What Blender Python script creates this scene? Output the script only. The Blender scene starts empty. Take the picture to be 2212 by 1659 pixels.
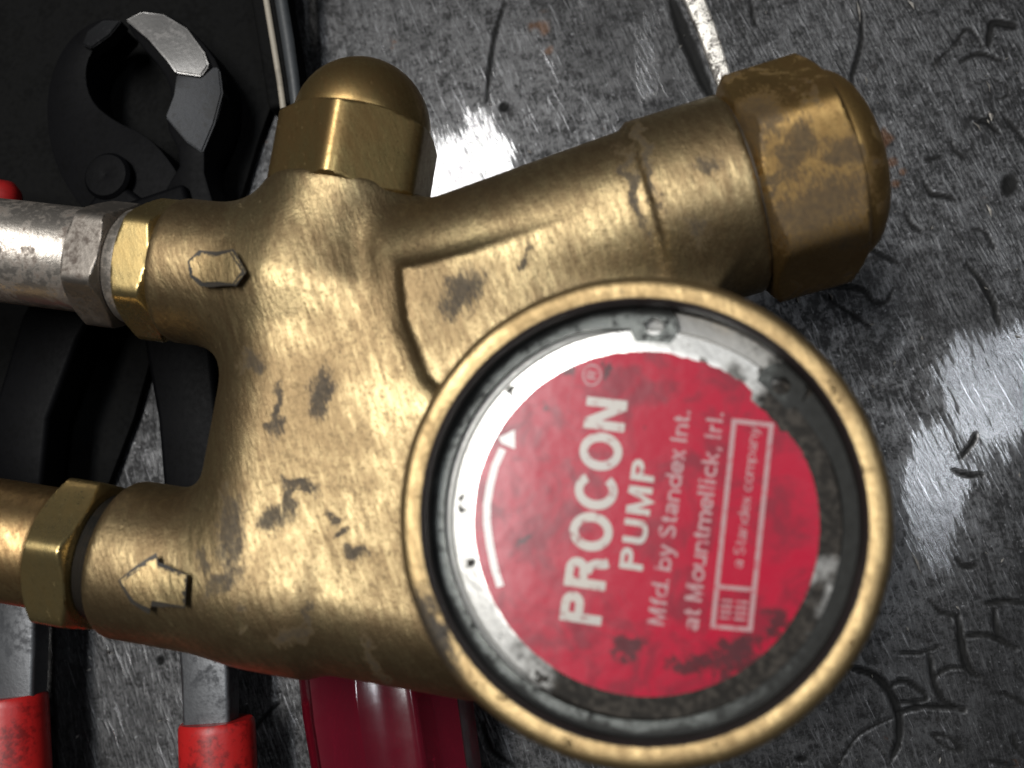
import bpy, bmesh, math, random
import numpy as np
from mathutils import Vector, Matrix
random.seed(7); RNG = np.random.default_rng(11)
S = bpy.context.scene
C = S.collection
S.unit_settings.system = 'METRIC'; S.unit_settings.scale_length = 0.01      # one unit is a centimetre

# ------------------------------------------------------------------ camera
CAM_Z = 21.0
FPX = 2028.0                                   # focal length in pixels of a 2212 px wide picture
fw = np.array([-269 / FPX, 286 / FPX, -1.0]); fw /= np.linalg.norm(fw)
rt = np.cross(fw, [0, 1, 0]); rt /= np.linalg.norm(rt); up = np.cross(rt, fw)
CAMP = np.array([0, 0, CAM_Z])
cd = bpy.data.cameras.new('camera'); cam = bpy.data.objects.new('camera', cd); C.objects.link(cam)
cam.matrix_world = Matrix(((rt[0], up[0], -fw[0], 0), (rt[1], up[1], -fw[1], 0), (rt[2], up[2], -fw[2], CAM_Z), (0, 0, 0, 1)))
cd.sensor_width = 36; cd.lens = 36 * FPX / 2212; cd.clip_start = 0.5; cd.clip_end = 2000
cd.dof.use_dof = True; cd.dof.focus_distance = 18.3; cd.dof.aperture_fstop = 0.135
S.camera = cam
def W(x, y, z):                                # a direction measured in the photograph, met with the level z
    d = fw * FPX + rt * (x - 1106) + up * (829.5 - y)
    return CAMP + d * ((z - CAM_Z) / d[2])
ROT = math.radians(-8.5)
def L(x, y, z):                                # the same in the pump's own frame
    p = W(x, y, z); c, s = math.cos(-ROT), math.sin(-ROT)
    return np.array([p[0] * c - p[1] * s, p[0] * s + p[1] * c, z])

# ------------------------------------------------------------------ light: a dim workshop, two ceiling strips
w = bpy.data.worlds.new("World"); S.world = w; w.use_nodes = True
w.node_tree.nodes['Background'].inputs[0].default_value = (0.80, 0.86, 1.0, 1)
w.node_tree.nodes['Background'].inputs[1].default_value = 0.030
def strip(name, x, y, z, sx, sy, power, col):
    l = bpy.data.lights.new(name, 'AREA'); l.shape = 'RECTANGLE'; l.size = sx; l.size_y = sy
    l.energy = power; l.color = col
    o = bpy.data.objects.new(name, l); C.objects.link(o); o.location = (x, y, z)
    o.rotation_euler = (0, 0, 0)
strip('ceiling_strip', -25, 28, 130, 6, 80, 76000, (0.93, 0.97, 1.0))
strip('ceiling_strip', -37.5, 28, 130, 13, 80, 145000, (1.0, 0.965, 0.90))
strip('ceiling_strip', 52, 18, 130, 10, 40, 32000, (0.90, 0.95, 1.0))
S.view_settings.view_transform = 'Standard'; S.view_settings.look = 'None'
S.view_settings.exposure = 0.0; S.view_settings.gamma = 1.0

# ------------------------------------------------------------------ node helpers
class N:
    def __init__(s, name):
        s.m = bpy.data.materials.new(name); s.m.use_nodes = True
        s.t = s.m.node_tree; s.t.nodes.clear()
        s.out = s.t.nodes.new('ShaderNodeOutputMaterial'); s.b = s.t.nodes.new('ShaderNodeBsdfPrincipled')
        s.t.links.new(s.b.outputs[0], s.out.inputs[0])
        s.pos = s.t.nodes.new('ShaderNodeTexCoord').outputs['Object']
    def put(s, i, v):
        if hasattr(v, 'is_linked') or isinstance(v, bpy.types.NodeSocket): s.t.links.new(v, i)
        else: i.default_value = v
    def node(s, typ, ins=None, **props):
        n = s.t.nodes.new(typ)
        for k, v in props.items(): setattr(n, k, v)
        for k, v in (ins or {}).items(): s.put(n.inputs[k], v)
        return n
    def map(s, scale=(1, 1, 1), rot=(0, 0, 0), loc=(0, 0, 0), v=None):
        q = s.node('ShaderNodeMapping', {'Vector': v or s.pos, 'Rotation': rot}).outputs[0]      # turn first, then stretch
        return s.node('ShaderNodeMapping', {'Vector': q, 'Scale': scale, 'Location': loc}).outputs[0]
    def noise(s, scale, detail=4, rough=.55, v=None, dist=0):
        return s.node('ShaderNodeTexNoise', {'Vector': v or s.pos, 'Scale': scale, 'Detail': detail, 'Roughness': rough, 'Distortion': dist}).outputs[0]
    def noisec(s, scale, detail=2, v=None):
        return s.node('ShaderNodeTexNoise', {'Vector': v or s.pos, 'Scale': scale, 'Detail': detail}).outputs[1]
    def ramp(s, f, a, b):
        n = s.node('ShaderNodeMapRange', {'Value': f, 'From Min': a, 'From Max': b}); n.clamp = True; n.interpolation_type = 'SMOOTHSTEP'
        return n.outputs[0]
    def math(s, op, a, b=0.0, c=0.0):
        return s.node('ShaderNodeMath', {0: a, 1: b, 2: c}, operation=op).outputs[0]
    def vmath(s, op, a, b=(0, 0, 0), out=0):
        return s.node('ShaderNodeVectorMath', {0: a, 1: b}, operation=op).outputs[out]
    def mix(s, f, a, b):
        n = s.node('ShaderNodeMix', data_type='RGBA'); s.put(n.inputs[0], f)
        s.put(n.inputs[6], a if not isinstance(a, tuple) else a + (1,)); s.put(n.inputs[7], b if not isinstance(b, tuple) else b + (1,))
        return n.outputs[2]
    def mixf(s, f, a, b):
        n = s.node('ShaderNodeMix', data_type='FLOAT'); s.put(n.inputs[0], f); s.put(n.inputs[2], a); s.put(n.inputs[3], b)
        return n.outputs[0]
    def bump(s, h, strength, dist=.02, prev=None):
        n = s.node('ShaderNodeBump', {'Height': h, 'Strength': strength, 'Distance': dist})
        if prev is not None: s.put(n.inputs['Normal'], prev)
        return n.outputs[0]
    def attr(s, name):
        return s.node('ShaderNodeAttribute', attribute_name=name).outputs['Fac']
    def done(s, **kw):
        for k, v in kw.items():
            i = s.b.inputs[k.replace('_', ' ')]
            s.put(i, v + (1,) if isinstance(v, tuple) and i.type == 'RGBA' and len(v) == 3 else v)
        return s.m

def stains(n, spots, freq=3.0, warp=.22):
    """grease smears with a shape of their own: warped ellipsoids; returns a 0..1 mask"""
    c = n.vmath('SUBTRACT', n.noisec(freq, 4), (.5, .5, .5))
    wv = n.vmath('ADD', n.pos, n.vmath('MULTIPLY', c, (warp * 3,) * 3))
    best = None
    for (p, size, ang) in spots:
        q = n.node('ShaderNodeMapping', {'Vector': wv, 'Location': tuple(p), 'Rotation': (0, 0, ang), 'Scale': size}, vector_type='TEXTURE').outputs[0]
        d = n.vmath('LENGTH', q, out=1)
        best = d if best is None else n.math('MINIMUM', best, d)
    return best

def brass(name, bright, brown, amount, rough=(.36, .55), grain=.35, spots=(), grease=.62, streak=(0, 0, math.radians(62)), groove=None):
    n = N(name)
    st = n.map((1.6, 6.5, 4), streak)
    big = n.noise(.55, 5, .6, dist=.4)
    mid = n.noise(1.1, 6, .70, v=st)
    tar = n.ramp(n.math('ADD', n.math('MULTIPLY', big, .55), n.math('MULTIPLY', mid, .45)), .5 - amount * .35, .70 - amount * .15)
    col = n.mix(tar, bright, brown)
    fine = n.noise(14, 4, .7)
    col = n.mix(n.ramp(fine, .45, .8), col, tuple(c * .62 for c in brown))
    pits = n.ramp(n.noise(6.5, 3, .6), .66, .74)
    blot = n.ramp(n.math('ADD', n.noise(1.3, 6, .7, dist=.8), n.math('MULTIPLY', pits, .06)), grease, grease + .05)
    blot = n.math('MAXIMUM', blot, n.math('MULTIPLY', n.ramp(n.noise(2.3, 6, .75, v=st), .615, .69), .75))
    if spots:
        d = stains(n, spots)
        halo = n.math('SUBTRACT', 1.0, n.ramp(n.math('ADD', d, n.math('MULTIPLY', n.math('SUBTRACT', n.noise(3.5, 5, .7), .5), 2.0)), .6, 2.1))
        col = n.mix(n.math('MULTIPLY', halo, .6), col, brown)
        blot = n.math('MAXIMUM', blot, n.math('SUBTRACT', 1.0, n.ramp(n.math('ADD', d, n.math('MULTIPLY', n.math('SUBTRACT', n.noise(4, 6, .75, v=st), .5), 2.4)), .50, 1.15)))
    blot = n.math('MULTIPLY', blot, n.mixf(n.noise(11, 3), .45, .95))
    col = n.mix(blot, col, (.020, .018, .0165))
    if groove:                                             # darkens the rim's inner wall behind the lip
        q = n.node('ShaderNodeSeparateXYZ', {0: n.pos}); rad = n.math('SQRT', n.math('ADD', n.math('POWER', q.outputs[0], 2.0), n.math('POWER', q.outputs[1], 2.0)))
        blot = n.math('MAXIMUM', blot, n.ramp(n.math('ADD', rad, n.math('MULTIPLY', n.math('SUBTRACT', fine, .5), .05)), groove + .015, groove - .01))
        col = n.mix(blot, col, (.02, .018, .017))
    nick = n.ramp(n.noise(3.2, 5, .7), .63, .68) if groove else None
    r = n.mixf(tar, rough[0], rough[1]); r = n.mixf(blot, r, .6)
    r = n.math('ADD', r, n.math('MULTIPLY', n.math('SUBTRACT', fine, .5), .25))
    nb = n.bump(n.noise(1.3, 5, .65, v=st), grain, .035)
    nb = n.bump(n.noise(26, 4, .7), grain * 1.3, .012, nb)
    nb = n.bump(n.noise(1.6, 3), grain * .5, .06, nb)
    if nick is not None: nb = n.bump(n.math('SUBTRACT', 1.0, nick), .6, .05, nb)
    return n.done(Base_Color=col, Metallic=n.mixf(blot, .93, .0), Roughness=r, Specular_IOR_Level=.25, Normal=nb)

def steel(name, col, dark, rough=.35, dirt=.5, metal=.9, grain=.3, scale=1.0):
    n = N(name)
    a = n.noise(1.4 * scale, 6, .65, dist=.5); b = n.noise(9 * scale, 4, .7)
    m = n.ramp(n.math('ADD', n.math('MULTIPLY', a, .65), n.math('MULTIPLY', b, .35)), .62 - dirt * .3, .70 - dirt * .2)
    c = n.mix(m, col, dark)
    return n.done(Base_Color=c, Metallic=n.mixf(m, metal, metal * .4), Roughness=n.mixf(m, rough, .62),
                  Normal=n.bump(b, grain, .02))

def rubber(name, col, rough=.45, spec=.5, dirt=.3):
    n = N(name); a = n.noise(1.1, 5, .65); b = n.noise(8, 4)
    m = n.math('MULTIPLY', n.ramp(n.math('ADD', n.math('MULTIPLY', a, .6), n.math('MULTIPLY', b, .4)), .48, .62), dirt)
    return n.done(Base_Color=n.mix(m, col, tuple(c * .3 for c in col)), Roughness=n.mixf(b, rough - .08, rough + .12),
                  Specular_IOR_Level=spec, Normal=n.bump(b, .15, .02))

# ------------------------------------------------------------------ object helpers
def tag(o, label=None, cat=None, group=None, kind=None):
    for k, v in (('label', label), ('category', cat), ('group', group), ('kind', kind)):
        if v: o[k] = v
    return o
def link(name, me, mat, parent=None, smooth=True, angle=35):
    o = bpy.data.objects.new(name, me); C.objects.link(o)
    if mat: me.materials.append(mat)
    if smooth:
        me.polygons.foreach_set('use_smooth', [True] * len(me.polygons))
        if angle: me.set_sharp_from_angle(angle=math.radians(angle))
    if parent: o.parent = parent
    return o
def empty(name, loc, rz=0.0):
    o = bpy.data.objects.new(name, None); C.objects.link(o); o.location = loc; o.rotation_euler = (0, 0, rz)
    o.empty_display_size = .5
    return o
def mesh(name, v, f):
    me = bpy.data.meshes.new(name); me.from_pydata([tuple(p) for p in v], [], f); me.validate(); me.update(); return me
def frame(o, d, upv=(0, 0, 1)):
    """axis frame: d = axis, second = 'up' made square to it"""
    d = np.array(d, float); d /= np.linalg.norm(d)
    s = np.cross(upv, d); s /= np.linalg.norm(s); u = np.cross(d, s)
    return np.array(o, float), d, s, u
def polar(name, fr, stations, rfun, n=96, cap=(True, True)):
    """solid of stations along an axis; rfun(theta, t, r) gives the radius; theta is measured from 'up'"""
    o, d, s, u = fr; th = np.arange(n) * 2 * math.pi / n
    v = []; f = []
    for (t, r) in stations:
        R = rfun(th, t, r) if rfun else np.full(n, float(r))
        v += [o + d * t + (u * math.cos(a) + s * math.sin(a)) * q for a, q in zip(th, R)]
    for i in range(len(stations) - 1):
        for j in range(n):
            k = (j + 1) % n
            f.append((i * n + j, (i + 1) * n + j, (i + 1) * n + k, i * n + k))
    if cap[0]: f.append(tuple(range(n)))
    if cap[1]: f.append(tuple(reversed(range((len(stations) - 1) * n, len(stations) * n))))
    f = [tuple(reversed(q)) for q in f]
    me = mesh(name, v, f)
    bm = bmesh.new(); bm.from_mesh(me); bmesh.ops.recalc_face_normals(bm, faces=bm.faces); bm.to_mesh(me); bm.free()
    return me
def hexfun(af, phase, p=26):
    """hexagon of width af, corners softened, cut by the station's round radius (the chamfer)"""
    def fn(th, t, r):
        k = sum(np.abs(np.cos(th - phase - i * math.pi / 3)) ** p for i in range(3)) ** (1 / p)
        return np.minimum(af / 2 / k, r)
    return fn
def chamfer(l, af, c=.10):
    R = af / 2 / math.cos(math.pi / 6); r0 = af / 2 * .985
    h = (R - r0) * .6
    st = [(0, r0)] + [(h * i / 5, r0 + (R - r0) * i / 5) for i in range(1, 6)] + [(h + .01, R * 1.05)]
    return st + [(l - t, r) for t, r in reversed(st)]
def lathe_z(name, prof, n=160, wob=0.0, cx=0, cy=0):
    """turned solid about the vertical, closed profile of (r, z)"""
    v = []; f = []; m = len(prof)
    for j in range(n):
        a = 2 * math.pi * j / n
        e = wob * (math.sin(5 * a + 1) + .7 * math.sin(11 * a) + .5 * math.sin(23 * a + 2))
        for r, z in prof: v.append((cx + (r + e) * math.cos(a), cy + (r + e) * math.sin(a), z + e * .4))
    for j in range(n):
        k = (j + 1) % n
        for i in range(m):
            i2 = (i + 1) % m
            f.append((j * m + i, k * m + i, k * m + i2, j * m + i2))
    me = mesh(name, v, f)
    bm = bmesh.new(); bm.from_mesh(me); bmesh.ops.recalc_face_normals(bm, faces=bm.faces); bm.to_mesh(me); bm.free()
    return me
def slab(name, top, thick, bev=.05, seg=2):
    """extruded outline; top = list of 3-D points of the upper face"""
    bm = bmesh.new(); vs = [bm.verts.new(tuple(p)) for p in top]; f = bm.faces.new(vs)
    bm.normal_update()
    if f.normal.z < 0: f.normal_flip()
    r = bmesh.ops.extrude_face_region(bm, geom=[f])
    for e in r['geom']:
        if isinstance(e, bmesh.types.BMVert): e.co.z -= thick
    bmesh.ops.recalc_face_normals(bm, faces=bm.faces)
    if bev:
        ed = [e for e in bm.edges if not e.is_boundary and e.calc_face_angle(0) > .5]
        bmesh.ops.bevel(bm, geom=ed, offset=bev, segments=seg, profile=.6, affect='EDGES', clamp_overlap=True)
    bmesh.ops.triangulate(bm, faces=[q for q in bm.faces if len(q.verts) > 4])
    me = bpy.data.meshes.new(name); bm.to_mesh(me); bm.free(); return me
def smooth_outline(pts, k=2):
    p = [np.array(q, float) for q in pts]
    for _ in range(k):
        q = []
        for i in range(len(p)):
            a, b = p[i], p[(i + 1) % len(p)]
            q += [a * .75 + b * .25, a * .25 + b * .75]
        p = q
    return p
def tube(name, pts, rad, n=20, flat=1.0, caps=True):
    """swept bar: pts 3-D, rad per point, flat = height over width"""
    P = [np.array(p, float) for p in pts]; v = []; f = []
    for i, p in enumerate(P):
        d = P[min(i + 1, len(P) - 1)] - P[max(i - 1, 0)]; d /= np.linalg.norm(d)
        s = np.cross((0, 0, 1), d); s /= np.linalg.norm(s); u = np.cross(d, s)
        for j in range(n):
            a = 2 * math.pi * j / n
            v.append(p + (s * math.cos(a) + u * math.sin(a) * flat) * rad[i])
    for i in range(len(P) - 1):
        for j in range(n):
            k = (j + 1) % n; f.append((i * n + j, i * n + k, (i + 1) * n + k, (i + 1) * n + j))
    if caps: f += [tuple(reversed(range(n))), tuple(range((len(P) - 1) * n, len(P) * n))]
    return mesh(name, v, f)
def bar(name, pts, wid, hei, bev=.08):
    """flat forged bar with a rectangular section"""
    P = [np.array(p, float) for p in pts]; bm = bmesh.new(); rows = []
    for i, p in enumerate(P):
        d = P[min(i + 1, len(P) - 1)] - P[max(i - 1, 0)]; d /= np.linalg.norm(d)
        s = np.cross((0, 0, 1), d); s /= np.linalg.norm(s)
        w2, h2 = wid[i] / 2, hei[i] / 2
        rows.append([bm.verts.new(tuple(p + s * a * w2 + np.array((0, 0, b * h2)))) for a, b in ((-1, -1), (1, -1), (1, 1), (-1, 1))])
    for a, b in zip(rows, rows[1:]):
        for j in range(4): bm.faces.new((a[j], a[(j + 1) % 4], b[(j + 1) % 4], b[j]))
    bm.faces.new(rows[0]); bm.faces.new(rows[-1][::-1])
    bmesh.ops.recalc_face_normals(bm, faces=bm.faces)
    bm.normal_update()
    bmesh.ops.bevel(bm, geom=[e for e in bm.edges if e.calc_face_angle(0) > .7], offset=bev, segments=3, profile=.5, affect='EDGES', clamp_overlap=True)
    me = bpy.data.meshes.new(name); bm.to_mesh(me); bm.free(); return me
def vnoise(X, Y, scale, seed):
    r = np.random.default_rng(seed).random((64, 64)); x = X * scale; y = Y * scale
    xi = np.floor(x).astype(int); yi = np.floor(y).astype(int); fx = x - xi; fy = y - yi
    fx = fx * fx * (3 - 2 * fx); fy = fy * fy * (3 - 2 * fy); g = lambda a, b: r[a % 64, b % 64]
    return (g(xi, yi) * (1 - fx) + g(xi + 1, yi) * fx) * (1 - fy) + (g(xi, yi + 1) * (1 - fx) + g(xi + 1, yi + 1) * fx) * fy - .5

# ------------------------------------------------------------------ the bench: one scarred steel sheet
def r3(p): return [(1287.6 + x * .4179, y * .4179) for x, y in p]
def r7(p): return [(1491 + x * .4282, 949 + y * .4282) for x, y in p]
GOUGES = [(r3(p), wd) for p, wd in [
    ([(1740, 330), (1850, 230), (1910, 150), (1960, 180), (2000, 260)], .035), ([(2030, 230), (2050, 120), (2150, 130), (2060, 125)], .09),
    ([(1890, 310), (1970, 275), (2030, 285), (2090, 310)], .05), ([(2070, 415), (2120, 440), (2125, 490), (2060, 515)], .03),
    ([(1930, 600), (2020, 630), (2090, 690)], .05), ([(1960, 640), (2030, 610), (2070, 575)], .035), ([(1830, 725), (1860, 785), (1915, 818)], .03),
    ([(1690, 940), (1730, 1000), (1790, 1010), (1860, 1030)], .05), ([(1590, 1090), (1630, 1160), (1685, 1197)], .04),
    ([(1700, 830), (1785, 805)], .04), ([(2110, 600), (2180, 680), (2240, 760)], .04), ([(1420, 1290), (1500, 1330), (1555, 1358)], .05),
    ([(1910, 1360), (1990, 1450), (2050, 1560), (2080, 1680)], .05), ([(930, 1560), (1060, 1490), (1240, 1480), (1380, 1500), (1430, 1560), (1500, 1560), (1530, 1500)], .05),
    ([(1360, 0), (1375, 160), (1350, 300), (1320, 420), (1345, 560)], .05), ([(1940, 1180), (2010, 1200), (2060, 1290)], .03), ([(1130, 1500), (1340, 1640), (1420, 1690)], .03)]]
GOUGES += [(r7(p), wd) for p, wd in [
    ([(800, 1150), (900, 1180), (960, 1215), (1020, 1300), (1050, 1400), (1050, 1520), (1010, 1620)], .085),
    ([(1000, 1255), (1060, 1220), (1120, 1240), (1190, 1310), (1060, 1330)], .05), ([(1350, 890), (1370, 1050), (1400, 1150), (1460, 1205)], .08),
    ([(1530, 850), (1545, 970), (1570, 1015), (1640, 1055)], .055), ([(1390, 990), (1480, 985), (1570, 1015)], .05),
    ([(1205, 1080), (1230, 1230), (1280, 1320), (1380, 1370)], .06), ([(1040, 1390), (1150, 1350), (1380, 1362)], .055),
    ([(1230, 1200), (1300, 1155), (1390, 1155)], .035), ([(1215, 1490), (1290, 1555), (1365, 1565), (1300, 1500), (1215, 1490)], .04),
    ([(1210, 815), (1260, 870), (1340, 892)], .04), ([(1490, 832), (1590, 815), (1700, 832)], .05), ([(1360, 95), (1420, 20), (1440, -30)], .05),
    ([(1340, 600), (1380, 640), (1440, 635)], .05), ([(1040, 1395), (850, 1490), (740, 1650)], .025), ([(1620, 1480), (1650, 1560), (1700, 1620)], .045),
    ([(1570, 1280), (1640, 1310), (1700, 1350)], .04), ([(1330, 160), (1400, 180), (1480, 175)], .05), ([(1060, 1080), (1150, 1080), (1270, 1040)], .03),
    ([(1500, 1620), (1570, 1640), (1640, 1660)], .05), ([(880, 1500), (950, 1560), (1010, 1640)], .03)]]
GOUGES += [([(-60 + 320 * 0 + x, y) for x, y in p], wd) for p, wd in [
    ([(560, 1640), (620, 1560), (660, 1520)], .05), ([(1100, 1560), (1120, 1620), (1175, 1660)], .05),
    ([(1150, 0), (1125, 90), (1110, 220)], .05), ([(1680, 0), (1690, 60)], .04), ([(1510, 0), (1548, 100), (1596, 210)], .16)]]
PITS = [((2180, 400), .15, .22), ((1088, 232), .10, .10), ((345, 1428), .08, .09), ((1730, 1640), .10, .06)]
def build_bench():
    xs = np.concatenate([np.linspace(-120, -19.5, 12)[:-1], np.arange(-19.5, 10.6, .045), np.linspace(10.7, 120, 12)])
    ys = np.concatenate([np.linspace(-120, -8.2, 12)[:-1], np.arange(-8.2, 16.2, .045), np.linspace(16.3, 120, 12)])
    X, Y = np.meshgrid(xs, ys); Z = np.zeros_like(X); G = np.zeros_like(X)
    for sc, am, sd in ((.12, .06, 1), (.5, .006, 2), (1.7, .002, 3), (4.5, .002, 4)): Z += am * vnoise(X, Y, sc, sd)
    for pts, wd in GOUGES:
        P = [W(x, y, 0)[:2] for x, y in pts]
        Q = []                                              # smooth the polyline
        for i in range(len(P) - 1):
            p0, p1, p2, p3 = P[max(i - 1, 0)], P[i], P[i + 1], P[min(i + 2, len(P) - 1)]
            for t in np.linspace(0, 1, 7)[:-1]:
                Q.append(.5 * ((2 * p1) + (p2 - p0) * t + (2 * p0 - 5 * p1 + 4 * p2 - p3) * t * t + (3 * p1 - p0 - 3 * p2 + p3) * t ** 3))
        Q.append(P[-1]); Q = np.array(Q)
        m = (X > Q[:, 0].min() - .6) & (X < Q[:, 0].max() + .6) & (Y > Q[:, 1].min() - .6) & (Y < Q[:, 1].max() + .6)
        if not m.any(): continue
        x = X[m]; y = Y[m]; best = np.full(x.shape, 9.0)
        for i in range(len(Q) - 1):
            a, b = Q[i], Q[i + 1]; d = b - a; L2 = max(d @ d, 1e-9)
            t = np.clip(((x - a[0]) * d[0] + (y - a[1]) * d[1]) / L2, 0, 1)
            u = (i + t) / (len(Q) - 1); wl = wd * .62 * (.35 + .9 * np.sin(math.pi * np.clip(u, .03, .97)) ** .6)
            best = np.minimum(best, np.hypot(x - a[0] - d[0] * t, y - a[1] - d[1] * t) / wl)
        best = best + .5 * vnoise(x, y, 5, 8)
        Z[m] += -.05 * np.clip(1.3 - best, 0, 1) * min(1, wd / .05) + .003 * np.exp(-((best - 2.0) / .6) ** 2)
        G[m] = np.maximum(G[m], np.clip((1.75 - best) * 1.5, 0, 1))
    for (px, py), rx, ry in PITS:
        c = W(px, py, 0); d = np.hypot((X - c[0]) / rx, (Y - c[1]) / ry) + .35 * vnoise(X, Y, 4, 9)
        Z += -.05 * np.clip(1.2 - d, 0, 1) + .002 * np.exp(-((d - 1.5) / .3) ** 2); G = np.maximum(G, np.clip((1.3 - d) * 2.5, 0, 1))
    sc = np.zeros_like(X)                                    # scuffed patches; the strongest put lamp glare into colour and polish
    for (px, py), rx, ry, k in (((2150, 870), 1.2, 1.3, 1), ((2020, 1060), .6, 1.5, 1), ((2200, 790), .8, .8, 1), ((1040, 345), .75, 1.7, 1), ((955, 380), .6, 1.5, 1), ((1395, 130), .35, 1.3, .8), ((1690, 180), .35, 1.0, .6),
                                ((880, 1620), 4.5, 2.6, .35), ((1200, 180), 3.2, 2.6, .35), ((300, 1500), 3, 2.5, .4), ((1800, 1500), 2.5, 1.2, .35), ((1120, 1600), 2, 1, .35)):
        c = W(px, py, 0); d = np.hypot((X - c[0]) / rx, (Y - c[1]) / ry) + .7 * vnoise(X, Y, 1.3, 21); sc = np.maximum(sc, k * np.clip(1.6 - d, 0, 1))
    ru = np.zeros_like(X)                                    # small rust blooms
    for (px, py), rr in (((1905, 300), .22), ((1930, 350), .14), ((1950, 372), .12), ((1935, 395), .15), ((1170, 55), .28), ((1185, 110), .12), ((1880, 320), .12)):
        c = W(px, py, 0); d = np.hypot(X - c[0], Y - c[1]) / rr + 1.1 * vnoise(X, Y, 5.5, 31); ru = np.maximum(ru, np.clip((1.0 - d) * 2, 0, 1))
    nx, ny = len(xs), len(ys); v = np.stack([X, Y, Z], -1).reshape(-1, 3)
    i = np.arange(nx * ny).reshape(ny, nx)
    f = np.stack([i[:-1, :-1], i[:-1, 1:], i[1:, 1:], i[1:, :-1]], -1).reshape(-1, 4)
    me = bpy.data.meshes.new('bench_top'); me.vertices.add(len(v)); me.vertices.foreach_set('co', v.ravel())
    me.loops.add(f.size); me.loops.foreach_set('vertex_index', f.ravel()); me.polygons.add(len(f))
    me.polygons.foreach_set('loop_start', np.arange(len(f)) * 4); me.update(calc_edges=True); me.validate()
    for nm, A in (('grime', G), ('scuff_glare', sc), ('rust', ru)):
        a = me.attributes.new(nm, 'FLOAT', 'POINT'); a.data.foreach_set('value', A.ravel().astype(np.float32))
    n = N('scarred_steel')
    st = n.map((1.0, 7.0, 1), (0, 0, math.radians(78)))
    sa = n.noise(1.5, 6, .7, v=st); big = n.noise(.28, 5, .6, dist=.5); mot = n.noise(2.6, 7, .72); fin = n.noise(11, 4, .75)
    st2 = n.map((.5, 10, 1), (0, 0, math.radians(66))); sb = n.noise(1.6, 5, .6, v=st2)
    tone = n.math('ADD', n.math('MULTIPLY', mot, .42), n.math('ADD', n.math('MULTIPLY', fin, .38), n.math('MULTIPLY', big, .20)))
    scf = n.attr('scuff_glare'); sm = n.ramp(n.math('ADD', n.math('ADD', scf, n.math('MULTIPLY', n.math('SUBTRACT', sa, .5), 1.6)), n.math('MULTIPLY', n.math('SUBTRACT', sb, .5), 1.2)), .55, .85); gr = n.attr('grime')
    tone = n.math('ADD', tone, n.math('MULTIPLY', scf, .06))
    c = n.mix(n.ramp(tone, .44, .575), (.019, .019, .0195), (.066, .066, .068))
    c = n.mix(n.math('MULTIPLY', n.ramp(sa, .50, .72), .8), c, (.13, .13, .135))
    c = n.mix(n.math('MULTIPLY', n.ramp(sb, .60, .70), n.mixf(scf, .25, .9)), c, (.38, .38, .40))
    c = n.mix(n.math('MULTIPLY', n.ramp(n.noise(1.9, 5, .7, dist=1), .60, .68), .8), c, (.018, .017, .017))
    c = n.mix(n.math('MULTIPLY', n.ramp(n.noise(5.5, 5, .75), .58, .68), .5), c, (.012, .012, .012))
    c = n.mix(n.math('MULTIPLY', n.ramp(n.noise(8.5, 3, .6), .65, .71), .6), c, (.20, .20, .21))
    rust = n.ramp(n.noise(.75, 7, .72), .665, .70)
    rust = n.math('MAXIMUM', rust, n.attr('rust'))
    c = n.mix(n.math('MULTIPLY', rust, .6), c, (.075, .034, .014))
    c = n.mix(n.math('MULTIPLY', sm, .6), c, (.20, .20, .205))  # paler colour painted where the lamp glare lies
    c = n.mix(n.math('MULTIPLY', n.ramp(n.noise(.16, 3), .46, .60), .45), c, (.012, .012, .0125))
    c = n.mix(gr, c, (.0035, .0035, .0035))
    r = n.mixf(n.ramp(tone, .42, .6), .52, .34); r = n.mixf(sm, r, .17); r = n.math('SUBTRACT', r, n.math('MULTIPLY', n.ramp(sb, .6, .7), .1))
    r = n.mixf(gr, r, .7)
    nb = n.bump(sa, n.mixf(sm, .5, .16), .03); nb = n.bump(fin, n.mixf(sm, .35, .10), .012, nb); nb = n.bump(sb, n.mixf(sm, .5, .25), .03, nb); nb = n.bump(mot, .10, .03, nb)
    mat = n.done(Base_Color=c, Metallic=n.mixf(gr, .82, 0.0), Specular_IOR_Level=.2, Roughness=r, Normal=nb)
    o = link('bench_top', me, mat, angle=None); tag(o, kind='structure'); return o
build_bench()

# ------------------------------------------------------------------ materials of the pump
BR = (.48, .378, .20); BN = (.175, .122, .064)
def spot(px, py, z, sx, sy, ang=0): return (L(px, py, z), (sx, sy, 1.2), math.radians(ang))
CAST_SPOTS = [spot(522, 1150, 6.3, .30, .85, 15), spot(498, 1255, 6.4, .2, .5, -30), spot(450, 1210, 6.5, .1, .3, 20), spot(560, 790, 6.3, .3, .2, 10), spot(1370, 420, 6.6, .12, .9, 20), spot(1130, 560, 6.8, .1, .16), spot(1520, 380, 6.4, .3, .25), spot(600, 1120, 6.6, .26, .28), spot(640, 1075, 6.6, .12, .36, 0), spot(655, 1045, 6.6, .42, .10, -15),
              spot(775, 1190, 6.6, .2, .13), spot(650, 1360, 6.2, .34, .16, 25), spot(680, 1325, 6.3, .1, .26, 0), spot(820, 1400, 6.0, .08, .5, 25), spot(605, 890, 6.6, .1, .55, 5),
              spot(700, 860, 6.6, .22, .4, 0), spot(845, 1445, 5.5, .2, .18), spot(1000, 640, 6.8, .3, .5, -30), spot(720, 1120, 6.6, .09, .12), spot(735, 1150, 6.6, .09, .09), spot(1390, 350, 6.4, .1, 1.2, 20), spot(1500, 520, 6.2, .3, .3)]
M_CAST = brass('cast_brass', BR, BN, .70, (.29, .46), .40, CAST_SPOTS, .66)
M_RING = brass('turned_brass', (.42, .305, .15), (.24, .165, .08), .45, (.36, .50), .30, [(L(930, 1380, 8.5), (.28, .75, 1), math.radians(35))], .80, groove=2.915)
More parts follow.
